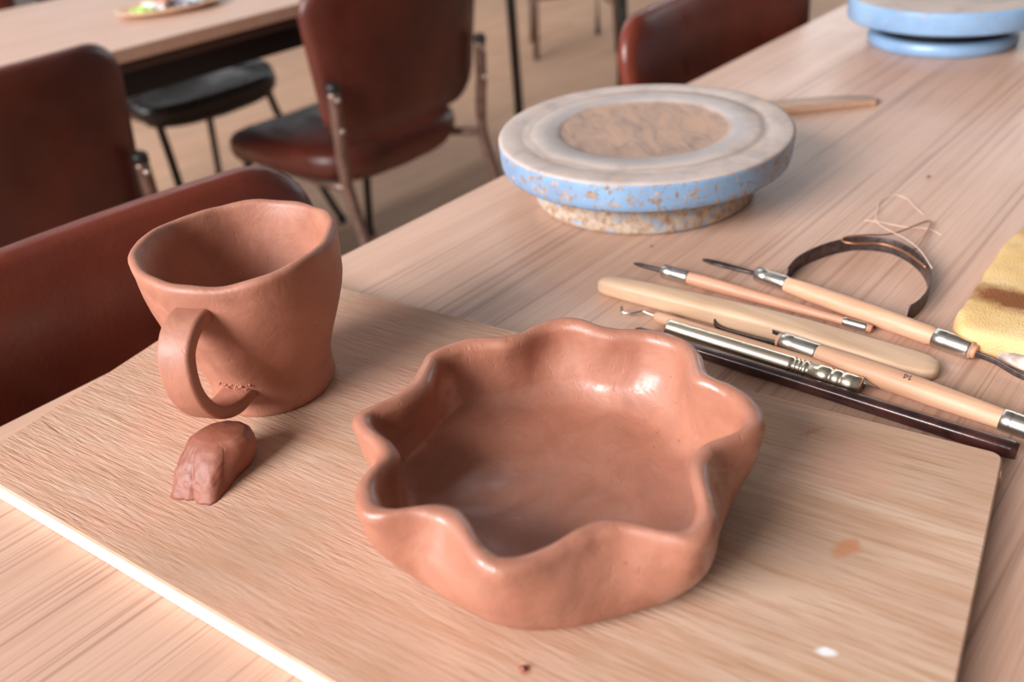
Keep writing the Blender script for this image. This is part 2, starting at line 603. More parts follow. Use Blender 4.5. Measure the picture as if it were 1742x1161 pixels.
wl = [(0.0, 1.6), (1.8, 3.4), (3.6, 5.2)]  # unseen window row, added to go with the left fill light
bs = [box(RX0 - .15, RX0, RY0 - .15, RY1 + .15, -.012, 1.2), box(RX0 - .15, RX0, RY0 - .15, RY1 + .15, 3.8, RZ)]
ys = [RY0 - .15] + [q for w in wl for q in w] + [RY1 + .15]
for i in range(0, len(ys), 2):
    bs.append(box(RX0 - .15, RX0, ys[i], ys[i + 1], 1.2, 3.8))
struct(part('wall_left', join(*bs), M_WALL, None, smooth=False))
for (a, b) in wl:
    k += 1
    fw, xc, c = .05, RX0 - .09, (a + b) / 2
    fr = [box(xc - .03, xc + .03, q[0], q[1], q[2], q[3]) for q in ((a, a + fw, 1.2, 3.8), (b - fw, b, 1.2, 3.8), (a + fw, b - fw, 1.2, 1.2 + fw), (a + fw, b - fw, 3.8 - fw, 3.8), (c - .02, c + .02, 1.2 + fw, 3.8 - fw))]
    wo = struct(part('window_%d' % k, join(*fr), M_FRAME, None, smooth=False))
    for (y0, y1) in ((a + fw, c - .02), (c + .02, b - fw)):
        part('pane', box(xc - .004, xc + .004, y0, y1, 1.2 + fw, 3.8 - fw), M_GLASS, wo, smooth=False)

# fill lamps added out of view: sheen on the damp clay, brighter floor
M_FILL_LAMP = Mat('fill_lamp_diffuser', (.9, .9, .9), .5)
M_FILL_LAMP.set('Emission Color', (.95, .98, 1, 1)); M_FILL_LAMP.set('Emission Strength', 10.0)
for yy, lb in ((1.5, 'added unseen fill lamp hanging over the near end of the tray table'), (3.1, 'added unseen fill lamp hanging over the far end of the tray table'), (4.7, 'added unseen fill lamp hanging beyond the wooden chairs')):
    lt = thing('added_fill_lamp', lb, 'lamp', (-2.6, yy, 3.05), 0, 'added fill lamps over the aisle')
    bevel(part('housing', box(-.15, .15, -.62, .62, .032, .09), M_FRAME, lt, smooth=False), .01)
    bevel(part('diffuser', box(-.14, .14, -.60, .60, 0, .0315), M_FILL_LAMP.m, lt, smooth=False), .01)
    for e in (-.45, .45):
        part('hanger_rod', tube([(0, e, .09), (0, e, RZ - 3.05)], .006, 8), M_DARKSTEEL, lt)

# ------------------------------------------------------------------ tables
def make_table(label, x0, x1, y0, y1, legs, inset=.11):
    L = ((x0 + x1) / 2, (y0 + y1) / 2, 0)
    t = thing('work_table', label, 'table', L, 0)
    top = part('tabletop', box(x0, x1, y0, y1, ZT - .022, ZT), M_TABLE, t, L, False)
    bevel(top, .0015, 2)
    part('edge_band', box(x0 + .004, x1 - .004, y0 + .004, y1 - .004, ZT - .038, ZT - .0222), M_BAND, t, L, False)
    i = .035
    ap = join(box(x0 + i, x1 - i, y0 + i, y0 + i + .02, ZT - .084, ZT - .0382), box(x0 + i, x1 - i, y1 - i - .02, y1 - i, ZT - .084, ZT - .0382),
              box(x0 + i, x0 + i + .02, y0 + i + .02, y1 - i - .02, ZT - .084, ZT - .0382), box(x1 - i - .02, x1 - i, y0 + i + .02, y1 - i - .02, ZT - .084, ZT - .0382))
    part('apron', ap, M_APRON, t, L, False)
    for (lx, ly) in legs:
        lg = part('leg', tube([(lx, ly, .012), (lx, ly, ZT - .04)], .0165, 16), M_DARKSTEEL, t, L)
        part('leg_cap', lathe([(.019, 0), (.019, .014)], 16, (lx, ly, 0)), M_BLACK, lg, L)
    return t
make_table('wooden work table carrying the clay mug, bowl and modelling tools', -.492, .30, -.55, 1.85,
           [(-.40, -.46), (.21, -.46), (-.40, 1.76), (.21, 1.76)])
make_table('wooden table across the aisle with a tray of small bright items', -2.06, -1.40, -.35, 2.26,
           [(-1.98, -.26), (-1.53, -.26), (-2.0, 2.17), (-1.53, 2.15)])

# ------------------------------------------------------------------ chairs
def back_outline(wt, wb, z0, z1, rt, rb):
    pts = []
    for (cxx, cz, rr, a0) in ((wt / 2 - rt, z1 - rt, rt, 0), (-wt / 2 + rt, z1 - rt, rt, 90), (-wb / 2 + rb, z0 + rb, rb, 180), (wb / 2 - rb, z0 + rb, rb, 270)):
        for i in range(8):
            a = R(a0 + 90 * i / 7)
            pts.append((cxx + rr * math.cos(a), cz + rr * math.sin(a)))
    out = []
    for i, p in enumerate(pts):
        q = pts[(i + 1) % len(pts)]
        out.append(p)
        d = math.dist(p, q)
        m = int(d / .04)
        for j in range(1, m + 1):
            t = j / (m + 1)
            out.append((p[0] + (q[0] - p[0]) * t, p[1] + (q[1] - p[1]) * t))
    return out

def make_chair(label, uph, legm, ztop=.772):
    t = thing('dining_chair', label, 'chair')
    # seat
    so = []
    for i in range(48):
        a = 2 * math.pi * i / 48
        c, s = math.cos(a), math.sin(a)
        e = .42
        px = .205 * math.copysign(abs(c) ** e, c)
        py = .5 * (.425 if px > 0 else .425 + .22 * px) * math.copysign(abs(s) ** e, s)
        so.append((px + .012, py))
    v, f = slab(so, [(.05, .398), (.55, .398), (.93, .404), (.985, .418), (1.0, .432), (.99, .447), (.95, .458), (.8, .465), (.5, .467), (.05, .467)])
    v = [Vector((x, y, z - .020 * (1 - (y / .21) ** 2) * (1 if z < .43 else .35) - (.012 if x > .15 else 0))) for x, y, z in v]
    part('seat', (v, f), uph, t)
    # backrest: padded panel bent round the sitter
    bo = back_outline(.43, .395, .484, ztop, .048, .075)
    v, f = slab(bo, [(.05, -.013), (.4, -.013), (.75, -.013), (.93, -.012), (.985, -.006), (1.0, .002), (.985, .010), (.93, .016), (.75, .019), (.4, .019), (.05, .019)])
    v = [Vector((-.218 - .12 * (b - .48) + .55 * a * a + c, a, b)) for (a, b, c) in v]
    part('backrest', (v, f), uph, t)
    for s in (-1, 1):
        p = smooth_path([(-.243, s * .190, .598), (-.236, s * .190, .52), (-.226, s * .189, .44), (-.235, s * .188, .36), (-.29, s * .197, .18), (-.345, s * .206, .012)], 5)
        lg = part('rear_leg', tube(p, .0115, 14), legm, t)
        part('tube_cap', lathe([(.0125, 0), (.0125, .012), (.008, .016)], 14, (-.2435, s * .190, .596)), M_BLACK, lg)
        part('foot', lathe([(.014, 0), (.014, .02)], 14, (-.346, s * .2062, 0)), M_BLACK, lg)
        for zz in (.582, .525):
            part('bolt', tube([(-.256 + .08 * (.6 - zz), s * .190, zz), (-.245 + .08 * (.6 - zz), s * .190, zz)], .0042, 10), M_STEEL, lg)
        p2 = smooth_path([(.165, s * .165, .405), (.19, s * .172, .30), (.305, s * .222, .012)], 5)
        lf = part('front_leg', tube(p2, .0105, 14), M_DARKSTEEL, t)
        part('foot', lathe([(.013, 0), (.013, .02)], 14, (.306, s * .2222, 0)), M_BLACK, lf)
        part('side_rail', tube([(-.226, s * .184, .405), (-.12, s * .172, .392), (.165, s * .165, .392)], .009, 10), legm, t)
    return t

def put(ch, loc, rz, label, group=None):
    ch.location = loc
    ch.rotation_euler = (0, 0, rz)
    ch['label'] = label
    return ch
chair0 = make_chair('chair', M_LEATHER, M_TUBE)
put(chair0, (-1.482, 1.052, 0), math.pi, 'dark red-brown vinyl chair facing the far table, its whole back and seat in view')
put(copy_tree(chair0), (-1.468, .298, 0), math.pi, 'dark red-brown vinyl chair next to the black-seated chair, its seat hidden by another backrest')
chairC = make_chair('chair', M_LEATHER2, M_TUBE, .783)
put(chairC, (-.335, .130, 0), 0, 'glossy chestnut vinyl chair pushed in right behind the clay mug')
put(copy_tree(chairC), (-.335, 1.0, 0), R(-3), 'glossy chestnut vinyl chair pushed in behind the rusty blue turntable')
chairK = make_chair('chair', M_BLACKV, M_DARKSTEEL)
put(chairK, (-2.24, 1.065, 0), 0, 'black vinyl chair with thin dark legs under the far table')
put(copy_tree(chair0), (-2.17, .57, 0), 0, 'dark red-brown vinyl chair on the far side of the tray table')

# wooden chair far back in the room
def make_wood_chair(label):
    t = thing('wooden_chair', label, 'chair')
    part('seat', slab(back_outline(.42, .40, -.19, .19, .03, .03), [(.05, .43), (.97, .43), (1, .437), (1, .448), (.97, .455), (.05, .455)]), M_WOODC, t)
    for s in (-1, 1):
        part('front_leg', tube([(s * .19, .165, 0), (s * .175, .155, .432)], [.013, .017], 12), M_WOODC, t)
        part('rear_leg', tube([(s * .165, -.18, 0), (s * .165, -.165, .44), (s * .165, -.22, .82)], [.013, .017, .013], 12), M_WOODC, t)
        part('side_stretcher', tube([(s * .184, .16, .20), (s * .165, -.17, .20)], .0085, 10), M_WOODC, t)
    part('front_stretcher', tube([(-.182, .16, .265), (.182, .16, .265)], .0095, 10), M_WOODC, t)
    part('rear_stretcher', tube([(-.165, -.173, .265), (.165, -.173, .265)], .0095, 10), M_WOODC, t)
    part('backrest', join(*[box(-.165, .165, -.222 + k * .012, -.206 + k * .012, .62 + .1 * (1 - k), .69 + .1 * (1 - k)) for k in (0, 1)]), M_WOODC, t, smooth=False)
    return t
wc = make_wood_chair('brown wooden chair with stretchers standing in the open floor')
wc.location = (-2.56, 3.18, 0)
wc.rotation_euler = (0, 0, R(-132))
wc2 = copy_tree(wc)
wc2.location = (-2.05, 3.95, 0)
wc2.rotation_euler = (0, 0, R(-150))
wc2['label'] = 'brown wooden chair behind the other wooden chair, past the chestnut backrest'

# ------------------------------------------------------------------ tray of small items on the far table
TL = (-1.625, .80, ZT)
tr = thing('serving_tray', 'pale oval wooden tray holding small colourful wrapped pieces', 'tray', TL, R(68))
v, f = lathe([(.02, 0), (.062, 0), (.078, .006), (.086, .012), (.083, .013), (.074, .008), (.060, .004), (.01, .004)], 40)
part('dish', ([(a * 1.18, b * .82, c) for a, b, c in v], f), M_BOXW, tr)
cols = [('lime green', (.35, .62, .10)), ('white', (.85, .82, .85)), ('peach', (.85, .45, .28)), ('black', (.02, .02, .025)), ('lilac', (.45, .36, .55)),
        ('yellow', (.72, .58, .10)), ('pale blue', (.62, .66, .80)), ('crimson', (.38, .04, .08)), ('cream', (.80, .72, .60)), ('grey', (.30, .30, .33))]
spots = [(-.052, -.026), (-.028, -.02), (-.01, .004), (.012, -.006), (.03, .018), (.06, .014), (.046, -.016), (.002, .03), (-.034, .014), (.03, -.034)]
ca, sa = math.cos(R(68)), math.sin(R(68))
for (nm, c), (a, b) in zip(cols, spots):
    mm = plain('wrapper_' + nm.replace(' ', '_'), c, .35)
    loc = (TL[0] + a * ca - b * sa, TL[1] + a * sa + b * ca, ZT + .0045)
    o = thing('wrapped_sweet', nm + ' wrapped sweet on the pale wooden tray', 'sweet', loc, rnd.uniform(0, 3), 'sweets on the tray')
    part('body', tube([(-.011, 0, .007), (-.009, 0, .007), (-.004, 0, .007), (.004, 0, .007), (.009, 0, .007), (.011, 0, .007)], [.002, .0055, .0068, .0068, .0055, .002], 12), mm, o)
    for s in (-1, 1):
        part('wrapper_twist', tube([(s * .0105, 0, .007), (s * .014, 0, .007), (s * .020, 0, .0075)], [.0018, .003, .006], 10), mm, o)

# ------------------------------------------------------------------ board
TLb, TRb, FRb, FLb = (-.4974, .2595), (-.0386, .3484), (.001, .112), (-.447, .0376)
LB = (-.2455, .19, ZT)
bd = thing('plywood_board', 'rough wooden board with raised grain and clay stains under the mug and bowl', 'board', LB)
def corner_round(p, a, b, r, n=5):
    p, a, b = Vector(p), Vector(a), Vector(b)
    s, e = p + (a - p).normalized() * r, p + (b - p).normalized() * r
    return [tuple(s.lerp(p, t).lerp(p.lerp(e, t), t)) for t in [i / n for i in range(n + 1)]]
quad = [FLb, FRb, TRb, TLb]
ol = []
for i in range(4):
    ol += corner_round(quad[i], quad[i - 1], quad[(i + 1) % 4], .005 if i == 2 else .003)
n = len(ol)
def inset(o, d):
    c = Vector((sum(p[0] for p in o) / len(o), sum(p[1] for p in o) / len(o)))
    return [tuple(Vector(p) - (Vector(p) - c).normalized() * d) for p in o]
ol2 = inset(ol, .0008)
V = [(x, y, ZT + .0002) for x, y in ol] + [(x, y, BT - .0022) for x, y in ol]
F = [(i, (i + 1) % n, n + (i + 1) % n, n + i) for i in range(n)] + [tuple(range(n))]
part('core', (V, F + [tuple(n + i for i in range(n))]), M_EDGE, bd, LB, False)
V = [(x, y, BT - .0021) for x, y in ol] + [(x, y, BT - .0006) for x, y in ol] + [(x, y, BT) for x, y in ol2]
F = [(k * n + i, k * n + (i + 1) % n, (k + 1) * n + (i + 1) % n, (k + 1) * n + i) for k in (0, 1) for i in range(n)] + [tuple(2 * n + i for i in range(n)), tuple(range(n))]
part('top_veneer', (V, F), M_BOARD, bd, LB, False)
# splinter torn off at the corner and two long splits in the veneer
part('splinter', ([(-.0362, .3375, BT - .001), (-.0352, .3330, BT - .0015), (-.0340, .3345, BT - .004), (-.0372, .3345, BT - .0015)], [(0, 1, 2), (0, 2, 3), (0, 3, 1), (1, 3, 2)]), M_BOARD, bd, LB, False)

# ------------------------------------------------------------------ scalloped bowl
BC = (-.1832, .2062, BT)
RIM = [(-177, 77.3), (-169, 73.4), (-161, 74.2), (-155, 77.3), (-150, 83.2), (-147, 86.8), (-143, 85.8), (-138, 80.8), (-133, 75.7), (-127, 73.4), (-123, 75.1), (-119, 80.7), (-115, 84.9), (-110, 87.1), (-105, 87.1), (-101, 83.2), (-98, 77.5), (-95, 72.4), (-91, 69.2), (-86, 68.4), (-79, 71.5), (-74, 75.9), (-69, 79.5), (-65, 80.7), (-61, 79.7), (-57, 77.1), (-53, 74.2), (-49, 71.0), (-44, 67.5), (-38, 65.4), (-32, 65.6), (-28, 67.9), (-24, 72.3), (-20, 78.2), (-17, 82.2), (-12, 83.6), (-6, 80.4), (-1, 74.7), (4, 68.9), (12, 65.5), (20, 66.9), (25, 71.2), (28, 75.7), (31, 80.3), (35, 83.3), (42, 83.9), (49, 81.5), (55, 77.4), (61, 73.2), (66, 73.8), (73, 78.8), (80, 83.1), (87, 84.1), (94, 81.9), (101, 77.2), (108, 74.7), (115, 76.0), (122, 79.6), (130, 80.3), (136, 77.7), (143, 72.6), (151, 71.6), (159, 75.8), (167, 79.8), (176, 81.0)]
rimf = interp_polar(RIM)
def bowl_mesh():
    N = 220
    T = .0098
    rows = None
    V = []
    for i in range(N):
        deg = -180 + 360 * i / N
        Rr = rimf(deg) / 1000 - .0012
        a = R(deg)
        dev = Rr - .0765
        h = .0452 + .0006 * math.sin(3 * a + 1) + .0005 * math.sin(7 * a)
        rb = .0722 + .08 * dev + .0020 * math.cos(a - R(-125)) + .0020 * math.cos(a - R(-40))
        rf_ = rb - .0065
        hf = .0075
        pr_ = [(.0005, 0), (rb * .5, 0), (rb - .008, 0), (rb - .0032, .0010), (rb, .0038)]
        for t in (.14, .22, .31, .41, .52, .63, .73, .82):
            e = t * t * (3 - 2 * t) * .55 + t * .45
            pr_.append((rb + (Rr + T / 2 - rb) * e + .0048 * math.sin(math.pi * min(1, t * 1.12)), h * t))
        for g in range(0, 181, 22):
            ag = R(g)
            pr_.append((Rr + T / 2 * math.cos(ag), h - T / 2 + T / 2 * math.sin(ag)))
        for t in (.80, .70, .60, .50, .40, .31, .23):
            e = t * t * (3 - 2 * t) * .5 + t * .5
            pr_.append((rf_ + (Rr - T / 2 - rf_) * e + .003 * math.sin(math.pi * t), hf + (h - hf) * (t - .06)))
        pr_ += [(rf_ - .0005, hf + .0040), (rf_ - .003, hf + .0018), (rf_ - .007, hf + .0004), (rf_ - .016, hf), (rf_ * .6, hf - .0004), (rf_ * .4, hf - .0004), (rf_ * .2, hf), (.0005, hf)]
        for (rr, z) in pr_:
            p = Vector((rr * math.cos(a), rr * math.sin(a), z))
            if z > .0005:
                d = mnoise.noise(p * 55) * .0011 + mnoise.noise(p * 140) * .00035
                p += Vector((math.cos(a), math.sin(a), .6 if z > .012 else .35)) * d * (1 if z > .009 else .6)
            V.append(p)
        rows = len(pr_)
    F = []
    for i in range(N):
        j = (i + 1) % N
        for k in range(rows - 1):
            F.append((i * rows + k, j * rows + k, j * rows + k + 1, i * rows + k + 1))
    F.append(tuple(i * rows for i in range(N)))
    F.append(tuple(i * rows + rows - 1 for i in range(N)))
    return V, F
v, f = bowl_mesh()
bo = mesh_obj('clay_bowl', v, f, M_CLAYWET)
bo.location = BC
tag(bo, 'terracotta clay bowl with a wavy scalloped rim', 'bowl')

# ------------------------------------------------------------------ mug
MC = (-.372, .181, BT)
MRIM = [(-180, 52.3), (-163, 51.9), (-144, 50.9), (-124, 49.9), (-107, 47.8), (-90, 46.4), (-74, 46.2), (-60, 46.5), (-45, 47.7), (-34, 48.7), (-24, 49.6), (-14, 50.5), (-4, 50.8), (7, 50.2), (20, 49.3), (34, 49.0), (46, 49.1), (65, 49.5), (84, 50.2), (102, 51.2), (119, 51.5), (136, 51.5), (150, 52.0), (166, 52.0)]
mrf = interp_polar(MRIM)
mug = thing('clay_mug', 'terracotta clay mug with a strap handle leaning over a clay lump', 'mug', MC)
def mug_mesh():
    N = 128
    prof = [(0, 32.6), (.0015, 33.8), (.004, 34.4), (.008, 34.4), (.013, 34.3), (.019, 35.0), (.025, 36.6), (.032, 39.4), (.040, 42.6), (.048, 45.4), (.056, 47.6), (.064, 49.2), (.072, 50.2), (.079, 50.6), (.084, 50.7)]
    T = .0058
    V = []
    rows = 0
    for i in range(N):
        deg = -180 + 360 * i / N
        a = R(deg)
        Rr = mrf(deg) / 1000
        h = .0903 + .0012 * math.sin(2 * a + .6) + .0006 * math.sin(5 * a + 2) + .0003 * math.sin(11 * a)
        pts = [(.0005, 0), (.018, 0), (.028, 0)]
        for z, r0 in prof:
            w = (z / .09) ** 1.5
            k = r0 / 50.0 * (1 - w) * .05 + r0 / 1000 * 0
            rr = (r0 / 1000) * (1 - w) + (Rr + T / 2 - .0004) * (r0 / 50.8) * w
            pts.append((rr, z * h / .0903))
        for g in range(0, 181, 30):
            pts.append((Rr + T / 2 * math.cos(R(g)), h - T / 2 + T / 2 * math.sin(R(g))))
        for z, r0 in reversed(prof[4:]):
            w = (z / .09) ** 1.5
            rr = (r0 / 1000) * (1 - w) + (Rr + T / 2 - .0004) * (r0 / 50.8) * w
            pts.append((rr - T - .0006, z * h / .0903))
        pts += [(.0255, .0085), (.022, .007), (.012, .0065), (.0005, .0065)]
        for (rr, z) in pts:
            p = Vector((rr * math.cos(a), rr * math.sin(a), z))
            if z > .002:
                d = mnoise.noise(p * 50 + Vector((3, 1, 7))) * .0012 + mnoise.noise(p * 130) * .0003
                p += Vector((math.cos(a), math.sin(a), .15)) * d
            V.append(p)
        rows = len(pts)
    F = []
    for i in range(N):
        j = (i + 1) % N
        for k in range(rows - 1):
            F.append((i * rows + k, j * rows + k, j * rows + k + 1, i * rows + k + 1))
    F.append(tuple(i * rows for i in range(N)))
    F.append(tuple(i * rows + rows - 1 for i in range(N)))
    return V, F
v, f = mug_mesh()
mesh_obj('body', v, f, M_CLAY, mug)
PH = R(-61)
hd = Vector((math.cos(PH), math.sin(PH), 0))
hp = smooth_path([hd * r_ + Vector((0, 0, z)) for r_, z in ((.0415, .0715), (.0495, .0745), (.0590, .0735), (.0680, .0660), (.0715, .0535), (.0705, .0420), (.0650, .0310), (.0560, .0225), (.0460, .0185), (.0345, .0175), (.028, .0175))], 5)
secs = []
m = len(hp)
for i in range(m):
    t = i / (m - 1)
    w_ = .0182 + .0030 * abs(2 * t - 1) ** 3 - .0008 * math.sin(math.pi * t)
    th = .0070 + .0022 * (1 - t) ** 4
    secs.append(rrect(w_, th, th * .34, 6))
# strap cross-section: width across the loop, thickness along the in-plane normal
nrm = hd.cross(Vector((0, 0, 1)))
V, F = [], []
ns = len(secs[0])
for i, p in enumerate(hp):
    tg = (hp[min(i + 1, m - 1)] - hp[max(i - 1, 0)]).normalized()
    inn = tg.cross(nrm)
    for (a, b) in secs[i]:
        q = p + nrm * a + inn * b
        q += (nrm + inn) * mnoise.noise(q * 70) * .0006
        V.append(q)
for i in range(m - 1):
    for j in range(ns):
        l = (j + 1) % ns
        F.append((i * ns + j, i * ns + l, (i + 1) * ns + l, (i + 1) * ns + j))
F += [tuple(range(ns)), tuple((m - 1) * ns + j for j in range(ns))]
mesh_obj('handle', V, F, M_CLAY, mug)
# ragged seam of pressed clay above the lower joint
crumbs = []
for i in range(17):
    t = i / 16 + rnd.uniform(-.03, .03)
    side = (t - .5) * .018
    base_r = .0366
    ang = PH + side / base_r
    zc = .0235 + .001 * math.sin(i * 2.1)
    c = Vector((math.cos(ang) * base_r, math.sin(ang) * base_r, zc))
    rr = .0004 + .0007 * rnd.random()
    c += Vector((0, 0, rnd.uniform(-.0008, .0008)))
    crumbs.append(tube([c + Vector((rnd.uniform(-.0012, .0012), rnd.uniform(-.0012, .0012), -rr)), c + Vector((0, 0, 0)), c + Vector((0, 0, rr))], [rr * .3, rr, rr * .3], 7))
part('joint_seam', join(*crumbs), M_CLAY, mug)

# ------------------------------------------------------------------ clay lump propping the handle
LC = (-.3275, .1155, BT)
def lump():
    base = [(-.3335, .0935), (-.3260, .0965), (-.3200, .0990), (-.3125, .1025), (-.3140, .1120), (-.3185, .1220), (-.3215, .1310), (-.3290, .1375), (-.3390, .1340), (-.3445, .1230), (-.3420, .1080), (-.3375, .0985)]
    top = [(-.3405, .1155), (-.3370, .1150), (-.3335, .1155), (-.3265, .1190), (-.3225, .1230), (-.3195, .1275), (-.3200, .1330), (-.3270, .1370), (-.3350, .1355), (-.3410, .1300), (-.3430, .1240), (-.3425, .1185)]
    H = .0205
    V, F = [], []
    lev = 22
    sub = 14
    n = len(base) * sub
    for k in range(lev + 1):
        t = k / lev
        for i in range(n):
            a = i / sub
            i0 = int(a); fr = a - i0
            def lerp(P):
                p0, p, q, q1 = [Vector(P[(i0 + k_) % 12]) for k_ in (-1, 0, 1, 2)]
                t_ = fr
                return .5 * ((2 * p) + (q - p0) * t_ + (2 * p0 - 5 * p + 4 * q - q1) * t_ ** 2 + (3 * p - p0 - 3 * q + q1) * t_ ** 3)
            b, tp = lerp(base), lerp(top)
            e = t ** .85
            p = b.lerp(tp, e)
            c = Vector((-.329, .118))
            out = (p - c).normalized()
            p += out * .0028 * math.sin(math.pi * t)
            if a < 3.6 or a > 10.3:      # folded, cracked left side
                aa = a if a < 6 else a - 12
                fold = abs(math.sin(aa * 1.45 + .5)) ** .4
                p += out * (.0021 * fold - .0012) * (1 - t * .75)
                p += out * .0008 * mnoise.noise(Vector((aa * 2.5, t * 16, 1)))
            z = H * t
            if t > .85:
                p = p.lerp(c.lerp(Vector((-.331, .126)), .8), (t - .85) * .9)
                z = H * (.85 + (t - .85) * .75)
            p3 = Vector((p.x, p.y, BT + z))
            p3 += Vector((out.x, out.y, 0)) * mnoise.noise(p3 * 160) * .0007
            V.append(p3 - Vector(LC))
    for k in range(lev):
        for i in range(n):
            j = (i + 1) % n
            F.append((k * n + i, k * n + j, (k + 1) * n + j, (k + 1) * n + i))
    ctr = sum((V[lev * n + i] for i in range(n)), Vector()) / n
    V.append(ctr + Vector((0, 0, .0006)))
    for i in range(n):
        F.append((lev * n + i, lev * n + (i + 1) % n, len(V) - 1))
    F.append(tuple(range(n)))
    return V, F
v, f = lump()
o = mesh_obj('clay_lump', v, f, M_CLAYDARK)
o.location = LC
tag(o, 'small torn lump of dark red clay wedged under the mug handle', 'clay')

# ------------------------------------------------------------------ turntables
def turntable(label, c, prof_head, prof_base, mtop, mside, mbase, ztop_faces, extra=None):
    t = thing('banding_wheel', label, 'turntable', (c[0], c[1], ZT))
    v, f = lathe(prof_head, 96)
    k = len(prof_head) - 1
    fm = []
    for i in range(k):
        fm += [1 if i >= ztop_faces else 0] * 96
    fm += [0, 1]
    o = mesh_obj('wheel_head', v, f, mside, t, True, [mtop], fm)
    part('base', lathe(prof_base, 80), mbase, t)
    if extra:
        part('neck', lathe(extra, 48), M_BLACK, t)
    return t
hd1 = [(.086, .0300), (.1125, .0300), (.1148, .0306), (.1160, .0322), (.1166, .0360), (.1173, .0490), (.1172, .0520), (.1164, .0532), (.1140, .0536), (.1000, .0537), (.0990, .0533), (.0935, .0533), (.0925, .0537), (.0690, .0536), (.0676, .0526), (.0660, .0522), (.04, .0521), (.01, .0521)]
turntable('rusty chipped blue turntable with dusty clay-smeared top', (-.3672, .5440), hd1,
          [(.0880, 0), (.0900, .0012), (.0905, .004), (.0890, .016), (.0880, .027), (.0870, .0303)], M_DUST1, M_W1, M_WBASE, 6)
hd2 = [(.050, .0300), (.1060, .0300), (.1078, .0307), (.1086, .0325), (.1090, .0520), (.1084, .0538), (.1060, .0545), (.090, .0545), (.05, .0545), (.01, .0545)]
turntable('smooth bright blue turntable beyond the rusty one', (-.3135, 1.092), hd2,
          [(.0790, 0), (.0815, .0015), (.0820, .008), (.0808, .0130), (.0785, .0146), (.050, .0148)], M_DUST2, M_W2, M_W2, 6, [(.0725, .0140), (.0725, .0303)])

# ------------------------------------------------------------------ tools
def mm(p, z):
    return Vector((p[0] / 1000, p[1] / 1000, ZT + z))

# flat wooden modelling tool
a, b = mm((-295, 386), 0), mm((-86, 411.5), 0)
d = (b - a)
pts, sc = [], []
for t, wdt, zb, zt in ((0, .004, .0015, .0080), (.008, .0095, .0006, .0098), (.03, .0125, .0002, .0112), (.10, .0145, .0002, .0122), (.22, .0160, .0002, .0130), (.38, .0170, .0002, .0134), (.52, .0176, .0002, .0134), (.64, .0182, .0002, .0128), (.74, .0190, .0002, .0112), (.84, .0205, .0002, .0092), (.92, .0212, .0002, .0080), (.965, .0190, .0002, .0076), (.988, .0135, .0004, .0072), (1.0, .006, .0010, .0060)):
    pts.append(a + d * t)
    sc.append(rrect(wdt, zt - zb, min((zt - zb), wdt) * .30, 4, (zt + zb) / 2))
o = mesh_obj('wooden_modelling_tool', *shift(sweep(pts, sc), a), M_BOXW)
o.location = a
tag(o, 'thick flat plain-wood modelling tool with a rounded paddle end', 'clay tool')

def ribbon_tool(name, label, a, b, fer1, prof, fer2, wood, extra_parts, stub=None):
    """handle from a to b; ferrules as (start, end, radius) along the axis"""
    a, b = Vector(a), Vector(b)
    d = (b - a).normalized()
    t = thing(name, label, 'clay tool', (a.x, a.y, ZT))
    L = t.location
    part('handle', axis_turned(a, b, prof), wood, t, L)
    for fr in (fer1, fer2):
        if fr:
            s, e, r0, r1 = fr
            part('ferrule', axis_turned(a, b, [(s, r0 * .92), (s + .0004, r0), (s + (e - s) * .30, r0), (s + (e - s) * .33, r0 * .965), (s + (e - s) * .37, r0), (s + (e - s) * .9, r1), (e - .0004, r1), (e, r1 * .9)]), M_STEEL, t, L)
    for nm, vf, m_ in extra_parts:
        part(nm, vf, m_, t, L)
    return t

# slim pinkish tool with a spike
a, b = mm((-270, 424.5), .0050), mm((-131, 433.5), .0032)
tip = mm((-294, 425), .0035)
ribbon_tool('needle_tool', 'slim pinkish wooden tool with steel ferrules and a short dark spike', a, b, (0, .0195, .0046, .0047),
            [(.017, .0041), (.0195, .0042), (.03, .0046), (.05, .0044), (.08, .0036), (.105, .0029), (.122, .0026), (.139, .0026), (.1395, .0018)], (.1225, .1365, .0029, .0029), M_PINKW,
            [('spike', tube([tip, tip.lerp(a, .2), tip.lerp(a, .9), a + (b - a) * .01], [.0006, .0016, .0014, .0013], 10), M_IRON)])

# long ribbon tool with a blade at one end and a wire loop at the other
a, b = mm((-215.5, 453.3), .0058), mm((-77.5, 437.8), .0060)
bl0 = mm((-257, 454.5), .004)
def flat_bar(path, w, h, up=(0, 0, 1)):
    return sweep(path, [rrect(q[0], q[1], min(q) * .3, 3) for q in zip(w, h)], up)
ex = [('blade', flat_bar([bl0, bl0.lerp(a, .06), bl0.lerp(a, .35), bl0.lerp(a, .8), a], [.001, .0042, .0052, .0034, .0030], [.0008, .0015, .0018, .0020, .002]), M_IRON)]
lp = smooth_path([(-.0795, .4398, ZT + .0065), (-.066, .4440, ZT + .0065), (-.048, .4470, ZT + .006), (-.034, .4430, ZT + .005), (-.0305, .4365, ZT + .0045), (-.037, .4305, ZT + .0035), (-.052, .4318, ZT + .0035), (-.066, .4360, ZT + .005), (-.0795, .4360, ZT + .006)], 5)
ex.append(('wire_loop', flat_bar(lp, [.0012] * len(lp), [.0034] * len(lp)), M_IRON))
ex.append(('wood_stub', axis_turned(a, b, [(.137, .0042), (.1405, .0040), (.1412, .003)]), M_PINKW))
ribbon_tool('ribbon_tool', 'wooden ribbon tool lying next to the bent metal strip, dark blade at one end', a, b, (0, .0225, .0049, .0051),
            [(.020, .0046), (.0225, .0049), (.04, .0057), (.065, .0061), (.09, .0060), (.115, .0057), (.1165, .0052), (.139, .0050)], (.1175, .138, .0058, .0054), M_BEECH, ex)

